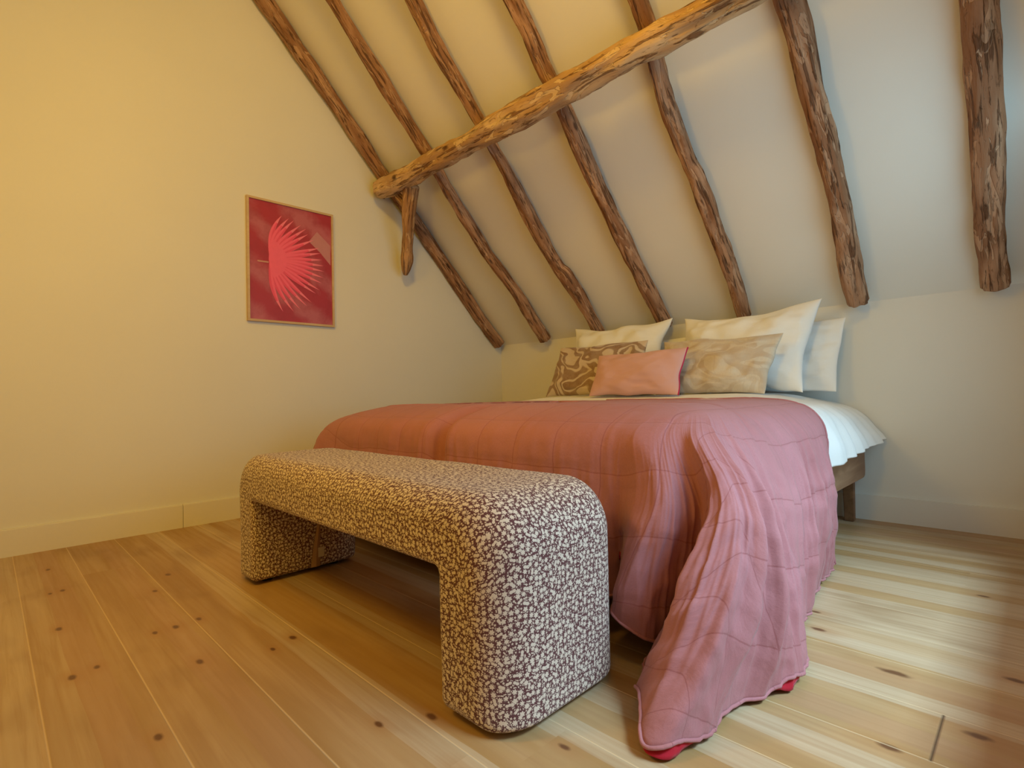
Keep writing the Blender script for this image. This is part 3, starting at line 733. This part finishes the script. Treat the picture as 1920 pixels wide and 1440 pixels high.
    right(-1.26, 0.008, 2.600, 0.020, 0.0, -1.31); right(-1.18, 0.024, 2.604, 0.014, 0.010, -1.21); right(-1.10, 0.000, 2.580, 0.018, 0.0, -1.12)
    right(-1.02, 0.012, 2.592, 0.014, 0.006, -1.03); right(-0.955, -0.012, 2.575, 0.016, -0.006, -0.95); right(-0.905, -0.014, 2.580, 0.02, -0.008, -0.90)
    return C
def build_spread():
    C = spread_cols(); uvs = []
    C2 = []
    for pts, e, d in C:
        S1 = Vector(pts[2]); S1.z -= 0.004
        T0 = Vector((1.65, max(S1.y, -1.25) if abs(d[0]) >= 0.99 and abs(d[1]) < 0.05 else -1.25, 0.597))
        T1 = T0.lerp(S1, 0.62); T1.z = 0.597
        C2.append(([tuple(T0), tuple(T1), tuple(S1)]+list(pts[3:]), e, d))
    C = C2; cols = [c[0] for c in C]
    for pts, e, d in C:
        e = Vector(e); d = Vector(d); uv = []
        T0, T1, S1 = pts[:3]
        uv.append((T0[0], T0[1])); uv.append((T1[0], T1[1])); uv.append((e.x, e.y)); s = 0
        for a, b in zip(pts[2:], pts[3:]):
            s += (Vector(a)-Vector(b)).length; uv.append((e.x+d.x*s, e.y+d.y*s))
        uvs.append(uv)
    P = grid_cloth(cols, uvs, 16, 20)
    N = cloth_normals(P)
    n, m = len(P), len(P[0])
    # orient outwards
    ref = N[n//2][m//2]
    sg = 1 if ref.y < 0 else -1
    arcl = [0.0]
    for i in range(1, n): arcl.append(arcl[-1]+(Vector(P[i][int(m*0.75)][:3])-Vector(P[i-1][int(m*0.75)][:3])).length)
    for i in range(n):
        # arc position along the perimeter from the mid row
        for j in range(m):
            p = P[i][j]; q = Vector(p[:3]); nn = N[i][j]*sg
            u, v = p[3], p[4]
            drop = min(1, max(0, (0.575-q.z)/0.35))
            # gathered vertical folds, deeper towards the hem; running coordinate follows the perimeter
            onfoot = 1 if (q.y < -1.78 and q.x < 2.34) else 0
            ux = u if onfoot else v
            f = 0.0
            if onfoot:
                rgf = 1-min(1, abs(mnoise.noise(Vector((u*22, q.z*2.5, 1.1))))*3.2)
                f += drop*0.008*rgf + 0.0035*drop*(1-min(1, abs(mnoise.noise(Vector((u*44, q.z*5, 3.1))))*3.2))
                f += drop*(0.016*mnoise.noise(Vector((u*9, q.z*1.2, 3.3))) + 0.010*mnoise.noise(Vector((u*24, q.z*1.6, 6.1))) + 0.003*mnoise.noise(Vector((u*55, q.z*4, 6.1))))
            else:
                w = 1 if q.x > 2.45 else 0.4
                pp = arcl[i]*4.2
                rg1 = 1-min(1, abs(mnoise.noise(Vector((pp*3.0+q.z*0.8, q.z*1.0, 2.2))))*3.2); rg2 = 1-min(1, abs(mnoise.noise(Vector((pp*7.5+q.z*2, q.z*2.2, 7.7))))*3.0)
                rg3 = 1-min(1, abs(mnoise.noise(Vector((pp*15+q.z*3, q.z*3.5, 1.1))))*3.4)
                f += w*drop*(0.024*rg1 + 0.008*rg2 + 0.0045*rg3 - 0.014 + 0.012*mnoise.noise(Vector((pp*4.5, q.z*1.6, 4.4))))
            f += 0.0042*mnoise.noise(Vector((u*7, v*7, 1.7)))*(0.5+drop) + 0.0032*mnoise.noise(Vector((u*19, v*19, 5.1)))*(0.35+drop)
            r = 1-abs(mnoise.noise(Vector((u*11, v*6, 9.2)))*2.2)
            f += 0.0045*max(0, r)**2*drop
            # quilting grooves
            for s_, o_ in ((u, 0.035), (v, 0.08)):
                g = ((s_+o_)/0.155) % 1.0; g = min(g, 1-g)*0.155
                f -= 0.0012*math.exp(-(g/0.006)**2)
            f *= 1-0.5*max(0, (j-(m-22))/22.0)
            q2 = q+nn*f
            if q2.z < 0.012: q2.z = 0.012+0.2*abs(q2.z-0.012)*0
            hz = max(0, (j-(m-9))/8.0)
            if hz > 0: q2.z += 0.016*hz*max(math.exp(-((q2.x-2.625)**2+(q2.y+2.145)**2)/0.0022), math.exp(-((q2.x-2.700)**2+(q2.y+1.795)**2)/0.0014))
            P[i][j] = (q2.x, q2.y, q2.z, u, v)
    return P, sg
SP, SPS = build_spread()
SN = cloth_normals(SP)
tb = thing('bedspread', 'dusty rose quilted linen bedspread draped over the bed foot and spilling onto the floor', 'bedspread', (1.65, -1.4, 0))
bm = solid(SP, SN, 0.0035, -SPS)
put(obj('quilt_top', bm, M_throw), tb, tb.location)
# crimson lining, a separate thinner sheet under the quilt reaching the hem
def peep(p): return max(math.exp(-((p[0]-2.625)**2+(p[1]+2.145)**2)/0.0022), math.exp(-((p[0]-2.700)**2+(p[1]+1.795)**2)/0.0014))
Pl = [[tuple(Vector(p[:3])-SN[i][j]*SPS*0.0042)+tuple(p[3:5]) for j, p in enumerate(r)] for i, r in enumerate(SP)]
Pl = [r[44:] for r in Pl]
Pl = [[(a[0], a[1], max(a[2], 0.006), a[3], a[4]) for a in r] for r in Pl]
for r_ in Pl:
    for k_ in (-1, -2, -3):
        a = r_[k_]; w_ = peep(a)*(1, 0.8, 0.4)[-k_-1]
        r_[k_] = (a[0]+0.004*w_, a[1]-0.008*w_, a[2]*(1-w_)+0.005*w_, a[3], a[4])
put(obj('lining', solid(Pl, [r_[44:] for r_ in SN], 0.0015, -SPS), M_lining), tb, tb.location)
def tube(pts, r, sides=8, closed=False):
    bm = bmesh.new(); n = len(pts); rings = []
    uvl = bm.loops.layers.uv.new('UVMap')
    for i, c in enumerate(pts):
        a = pts[i-1] if i else pts[0]; b = pts[min(i+1, n-1)]
        t = (Vector(b)-Vector(a))
        t = t.normalized() if t.length > 1e-9 else Vector((0, 0, 1))
        s = t.cross(Vector((0.13, 0.21, 0.97))).normalized(); w = s.cross(t)
        rings.append([bm.verts.new(Vector(c)+(s*math.cos(k*2*math.pi/sides)+w*math.sin(k*2*math.pi/sides))*r) for k in range(sides)])
    for i in range(n-1):
        for k in range(sides):
            f = bm.faces.new((rings[i][k], rings[i][(k+1) % sides], rings[i+1][(k+1) % sides], rings[i+1][k]))
            for lp, (kk, ii) in zip(f.loops, ((k, i), (k+1, i), (k+1, i+1), (k, i+1))): lp[uvl].uv = (kk*r, ii*0.01)
    bm.faces.new(rings[0][::-1]); bm.faces.new(rings[-1])
    return bm
hem = [Vector(r[-1][:3])+Vector((0, 0, 0.0015)) for r in SP]
put(obj('hem_binding', tube(hem, 0.0038), M_throw), tb, tb.location)
hem2 = [Vector(p[:3]) for p in SP[-1]]
put(obj('edge_binding', tube(hem2, 0.0045), M_throw), tb, tb.location)

# ------------------------------------------------------------------ pillows and cushions
def pillow_bm(BLc, BRc, TRc, TLc, thick, n=44, pull=0.10, seed=0, wr=1.0, pw=2.2, pinch=1.0, dent=0.0):
    """four 3-D corners seen from the front; returns closed cushion mesh with UVs in metres"""
    BLc, BRc, TRc, TLc = map(Vector, (BLc, BRc, TRc, TLc))
    W = (BRc-BLc).length; H = (TLc-BLc).length
    nr = ((BRc-BLc).cross(TLc-BLc)).normalized()       # towards the viewer
    bm = bmesh.new(); uvl = bm.loops.layers.uv.new('UVMap')
    F = {}; B = {}; rim = []
    def pos(a, b, side):
        u, v = a*2-1, b*2-1
        # edges bow inwards between the corners
        ku = 1-pull*(1-v*v)*abs(u)**2*0.45*(1+0.8*mnoise.noise(Vector((v*1.7, seed, 2 if u > 0 else 7)))); kv = 1-pull*(1-u*u)*abs(v)**2*(0.95+0.9*mnoise.noise(Vector((u*1.9, seed, 4 if v > 0 else 9))))
        a2 = (u*ku+1)/2; b2 = (v*kv+1)/2
        c = (BLc*(1-a2)+BRc*a2)*(1-b2)+(TLc*(1-a2)+TRc*a2)*b2
        e = max(0, 1-abs(u)**pw)*max(0, 1-abs(v)**pw)
        h = thick*0.5*e**0.5*pinch
        w = mnoise.noise(Vector((u*2.2+seed, v*2.2, side*3)))*0.020 + mnoise.noise(Vector((u*5+seed, v*7, side*5)))*0.008
        ang = math.atan2(v, u)
        rr = math.hypot(u, v)
        w += 0.004*math.sin(ang*11+seed)*min(1, rr)*min(1, e*3)
        rg = 1-min(1, abs(mnoise.noise(Vector((u*2.6+v*1.5+seed, v*2.2-u, side*2))))*4.5)
        w += 0.008*rg*min(1, e*2)
        w += 0.0035*math.sin((u*7+v*3)+seed*2+3*mnoise.noise(Vector((u, v, seed))))*min(1, e*3)
        w -= dent*math.exp(-((u)**2+(v-0.7)**2)*3)
        return c + nr*side*(h + w*wr*min(1, e*4)) + nr*mnoise.noise(Vector((u*1.5+seed*2, v*1.5, 0)))*0.010*wr
    for i in range(n+1):
        for j in range(n+1):
            a = 0.5-0.5*math.cos(math.pi*i/n); b = 0.5-0.5*math.cos(math.pi*j/n)
            F[i, j] = bm.verts.new(pos(a, b, 1))
            if i in (0, n) or j in (0, n): B[i, j] = F[i, j]
            else: B[i, j] = bm.verts.new(pos(a, b, -1))
    st = lambda k: 0.5-0.5*math.cos(math.pi*k/n)
    for i in range(n):
        for j in range(n):
            ids = [(i, j), (i+1, j), (i+1, j+1), (i, j+1)]
            for D, q in ((F, ids), (B, ids[::-1])):
                f = bm.faces.new([D[k] for k in q])
                for lp, k in zip(f.loops, q): lp[uvl].uv = (st(k[0])*W+(0 if D is F else 3.3), st(k[1])*H)
    edge = [F[i, 0].co.copy() for i in range(n)]+[F[n, j].co.copy() for j in range(n)]+[F[i, n].co.copy() for i in range(n, 0, -1)]+[F[0, j].co.copy() for j in range(n, 0, -1)]
    return bm, edge
GW = 'white bed pillows against the wall'
def pillow(name, corners, thick, mat, label, cat, group, seed, **kw):
    bm, e = pillow_bm(*corners, thick, seed=seed, **kw)
    o = obj(name, bm, mat); return tag(o, label, cat, group), e
pillow('bed_pillow', [(1.80, -0.17, 0.612), (2.425, -0.17, 0.612), (2.452, -0.070, 0.965), (1.81, -0.070, 0.965)], 0.10, M_white,
       'white pillow standing flat on the wall behind the largest right-hand pillow', 'pillow', GW, 1.1, pull=0.06)
pillow('bed_pillow', [(1.10, -0.17, 0.612), (1.640, -0.17, 0.612), (1.650, -0.070, 0.945), (1.08, -0.070, 0.950)], 0.10, M_white,
       'white pillow almost hidden behind the left-hand front pillow, by a rafter end', 'pillow', GW, 7.7, pull=0.10)
pillow('bed_pillow', [(1.765, -0.40, 0.612), (2.350, -0.40, 0.610), (2.385, -0.185, 1.052), (1.695, -0.195, 1.040)], 0.16, M_white,
       'largest white pillow with a peaked right corner, leaning behind the beige cushion', 'pillow', GW, 3.2, pull=0.20, dent=0.01)
pillow('bed_pillow', [(0.98, -0.37, 0.614), (1.600, -0.37, 0.612), (1.600, -0.155, 1.062), (0.895, -0.165, 1.068)], 0.16, M_white,
       'white pillow with a raised right corner leaning behind the brown patterned cushion', 'pillow', GW, 5.9, pull=0.22)
pillow('cushion', [(0.965, -0.560, 0.616), (1.620, -0.560, 0.615), (1.612, -0.452, 0.912), (1.012, -0.452, 0.915)], 0.12, M_velvet_dark,
       'brown and cream patterned velvet cushion on the left of the bed', 'cushion', None, 9.3, pull=0.07)
pillow('cushion', [(1.770, -0.600, 0.615), (2.255, -0.600, 0.613), (2.300, -0.470, 0.878), (1.718, -0.470, 0.888)], 0.12, M_velvet_pale,
       'pale beige patterned velvet cushion in front of the largest pillow', 'cushion', None, 12.1, pull=0.09)
pc = thing('cushion', 'small plain pink linen cushion with magenta piping, in front of the others', 'cushion', (1.69, -0.74, 0.61))
bm, e = pillow_bm((1.440, -0.760, 0.615), (1.940, -0.760, 0.613), (1.932, -0.640, 0.838), (1.425, -0.640, 0.830), 0.11, seed=15.5, pull=0.10, wr=0.5)
put(obj('cover', bm, M_pinkcush), pc, pc.location)
n = 44
put(obj('piping', tube(e[n:2*n+1], 0.0036), M_piping), pc, pc.location)

# ------------------------------------------------------------------ upholstered bench
def bench():
    X0, X1, YF_, YK, H = 1.010, 2.422, -2.345, -1.958, 0.440
    LW = 0.185; BT = 0.150                  # leg width, beam thickness
    W = (YK-YF_)/2; yc = (YK+YF_)/2
    ro, rt, ri, rb = 0.095, 0.065, 0.014, 0.022
    def outline(io, it, ii, ib):
        """closed outline, counter-clockwise seen from the front, with each side drawn in by its own inset"""
        x0, x1, h, zb = X0+io, X1-io, H-it, 0.014+ib
        xa, xb, hb = X0+LW-ii, X1-LW+ii, H-BT+ii
        RT = 0.110-0.4*min(io, it); RB = 0.016; RI = 0.014+ii
        P = []
        def line(a, b, k):
            for q in range(k): P.append((a[0]+(b[0]-a[0])*q/k, a[1]+(b[1]-a[1])*q/k))
        def arc(c, R, a0, a1, k):
            for q in range(k):
                a = math.radians(a0+(a1-a0)*q/k); P.append((c[0]+R*math.cos(a), c[1]+R*math.sin(a)))
        line((xb+RB, zb), (x1-RB, zb), 8); arc((x1-RB, zb+RB), RB, -90, 0, 6)
        line((x1, zb+RB), (x1, h-RT), 14); arc((x1-RT, h-RT), RT, 0, 90, 18)
        line((x1-RT, h), (x0+RT, h), 50); arc((x0+RT, h-RT), RT, 90, 180, 18)
        line((x0, h-RT), (x0, zb+RB), 14); arc((x0+RB, zb+RB), RB, 180, 270, 6)
        line((x0+RB, zb), (xa-RB, zb), 8); arc((xa-RB, zb+RB), RB, -90, 0, 6)
        line((xa, zb+RB), (xa, hb-RI), 12); arc((xa+RI, hb-RI), RI, 180, 90, 8)
        line((xa+RI, hb), (xb-RI, hb), 50); arc((xb-RI, hb-RI), RI, 90, 0, 8)
        line((xb, hb-RI), (xb, zb+RB), 12); arc((xb+RB, zb+RB), RB, 180, 270, 6)
        return P
    def ins(r, d): return 0 if d >= r else r-math.sqrt(max(0, r*r-(r-d)**2))
    ds = [ro*(1-math.cos(math.radians(a))) for a in (0, 9, 18, 27, 36, 45, 55, 65, 77, 90)]
    rows = [(yc-W+d, d) for d in ds] + [(yc-W+ro+(2*W-2*ro)*k/6, ro) for k in range(1, 6)] + [(yc+W-d, d) for d in ds[::-1]]
    bm = bmesh.new(); uvl = bm.loops.layers.uv.new('UVMap')
    base = outline(0, 0, 0, 0); n = len(base)
    s = [0.0]
    for a, b in zip(base, base[1:]): s.append(s[-1]+math.hypot(a[0]-b[0], a[1]-b[1]))
    s.append(s[-1]+0.004)
    rings = []; vv = [0.0]; prev = None
    for y, d in rows:
        P = outline(ins(ro, d), ins(rt, d), ins(ri, d), ins(rb, d))
        rings.append([bm.verts.new((x, y, z)) for x, z in P])
        io = ins(ro, d)
        if prev is not None: vv.append(vv[-1]+math.hypot(y-prev[0], io-prev[1]))
        prev = (y, io)
    for p in range(len(rings)-1):
        for i in range(n):
            j = (i+1) % n
            f = bm.faces.new((rings[p][i], rings[p][j], rings[p+1][j], rings[p+1][i]))
            for lp, (pp, ii) in zip(f.loops, ((p, i), (p, i+1), (p+1, i+1), (p+1, i))): lp[uvl].uv = (s[ii], vv[pp]+5)
    for ring, sg in ((rings[0], -1), (rings[-1], 1)):
        for tr in tessellate_polygon([[Vector((v.co.x, v.co.z, 0)) for v in ring]]):
            ff = bm.faces.new([ring[q] for q in tr])
            for lp in ff.loops: lp[uvl].uv = (lp.vert.co.x+sg*7, lp.vert.co.z)
    bmesh.ops.recalc_face_normals(bm, faces=bm.faces[:])
    for v in bm.verts:
        c = v.co; k = 0.0030*mnoise.noise(Vector((c.x*5, c.y*5, c.z*5)))
        v.co = c + Vector((0, 0, 1))*k if c.z > 0.40 else c+Vector((0, k, 0))
    return bm, (X0, X1, yc, W, LW, H, BT)
bb_, (X0, X1, yc, W, LW, H, BT) = bench()
bn = thing('bench', 'arched upholstered bench in brown and cream small floral fabric at the bed foot', 'bench', ((X0+X1)/2, yc, 0))
body = put(obj('upholstery', bb_, M_floral), bn, bn.location)
wn = body.modifiers.new('wn', 'WEIGHTED_NORMAL'); wn.weight = 100; wn.keep_sharp = False
for x in (X0+0.055, X0+LW-0.05, X1-0.055, X1-LW+0.05):
    for y in (yc-W+0.07, yc+W-0.07):
        g = bmesh.new(); bmesh.ops.create_cone(g, cap_ends=True, segments=20, radius1=0.017, radius2=0.019, depth=0.016, matrix=Matrix.Translation((x, y, 0.008)))
        put(obj('foot_glide', g, M_glide), bn, bn.location)
# zip placket and care label on the inner face of the far leg
zx = X0+LW+0.0015
zp = bmesh.new(); uvz = zp.loops.layers.uv.new('UVMap')
zpts = [(-2.105, 0.285, 0.004), (-2.103, 0.22, 0.005), (-2.110, 0.15, 0.008), (-2.118, 0.09, 0.012), (-2.122, 0.018, 0.018)]
prev = None
for y, z, w in zpts:
    cur = [zp.verts.new((zx, y-w, z)), zp.verts.new((zx+0.004, y, z)), zp.verts.new((zx, y+w, z))]
    if prev:
        zp.faces.new((prev[0], prev[1], cur[1], cur[0])); zp.faces.new((prev[1], prev[2], cur[2], cur[1]))
    prev = cur
put(obj('zip_placket', zp, plain('tan_zip_tape', (0.46, 0.30, 0.19)), smooth=False), bn, bn.location)
cl = box(zx+0.001, zx+0.0025, -2.117, -2.090, 0.050, 0.085)
put(obj('care_label', cl, M_tag, smooth=False), bn, bn.location)

# ------------------------------------------------------------------ warm pendant lamp, added out of frame as fill light
LP = Vector((1.75, -3.25, 1.75))
lamp = thing('added_pendant_lamp', 'unseen brass pendant lamp with a glowing bulb, added as warm fill light', 'lamp', tuple(LP))
bm = bmesh.new(); bmesh.ops.create_cone(bm, cap_ends=True, segments=24, radius1=0.03, radius2=0.02, depth=0.09, matrix=Matrix.Translation(LP+Vector((0, 0, 0.15))))
put(obj('socket', bm, M_metal), lamp, LP)
zc = ZK + S*min(-LP.y, LP.y-YB)
put(obj('cord', tube([LP+Vector((0, 0, 0.19)), Vector((LP.x, LP.y, zc))], 0.003), M_glide), lamp, LP)
tb2 = NT('lamp_bulb_glow', 0.5); tb2.b.inputs['Emission Color'].default_value = (*WARM, 1); tb2.b.inputs['Emission Strength'].default_value = 6
tb2.base((0.9, 0.85, 0.7))
bm = bmesh.new(); bmesh.ops.create_uvsphere(bm, u_segments=24, v_segments=16, radius=0.055, matrix=Matrix.Translation(LP+Vector((0, 0, 0.055))))
bulb = put(obj('bulb', bm, tb2.m), lamp, LP)
pl = bpy.data.lights.new('pendant_fill_light', 'POINT'); pl.energy = 29; pl.color = WARM; pl.shadow_soft_size = 0.16
plo = bpy.data.objects.new('pendant_fill_light', pl); COL.objects.link(plo); plo.location = LP+Vector((0, 0, -0.18))

# invented body for the added spotlight: back plate on the wall, arm and open shade behind the light
sl = thing('added_wall_spotlight', 'unseen brass wall spotlight added on the right wall to light the picture wall', 'lamp', (XR, SPOT_POS.y, SPOT_POS.z))
ax = (SPOT_AIM-SPOT_POS).normalized()
put(obj('back_plate', box(XR-0.014, XR-0.001, SPOT_POS.y-0.04, SPOT_POS.y+0.04, SPOT_POS.z-0.05, SPOT_POS.z+0.05, 0.003), M_metal), sl, sl.location)
put(obj('arm', tube([Vector((XR-0.014, SPOT_POS.y, SPOT_POS.z)), SPOT_POS-ax*0.09], 0.006), M_metal), sl, sl.location)
g = bmesh.new(); rot = ax.to_track_quat('Z', 'Y').to_matrix().to_4x4()
bmesh.ops.create_cone(g, cap_ends=False, segments=28, radius1=0.030, radius2=0.170, depth=0.09, matrix=Matrix.Translation(SPOT_POS-ax*0.046) @ rot)
put(obj('lamp_shade', g, M_metal), sl, sl.location)
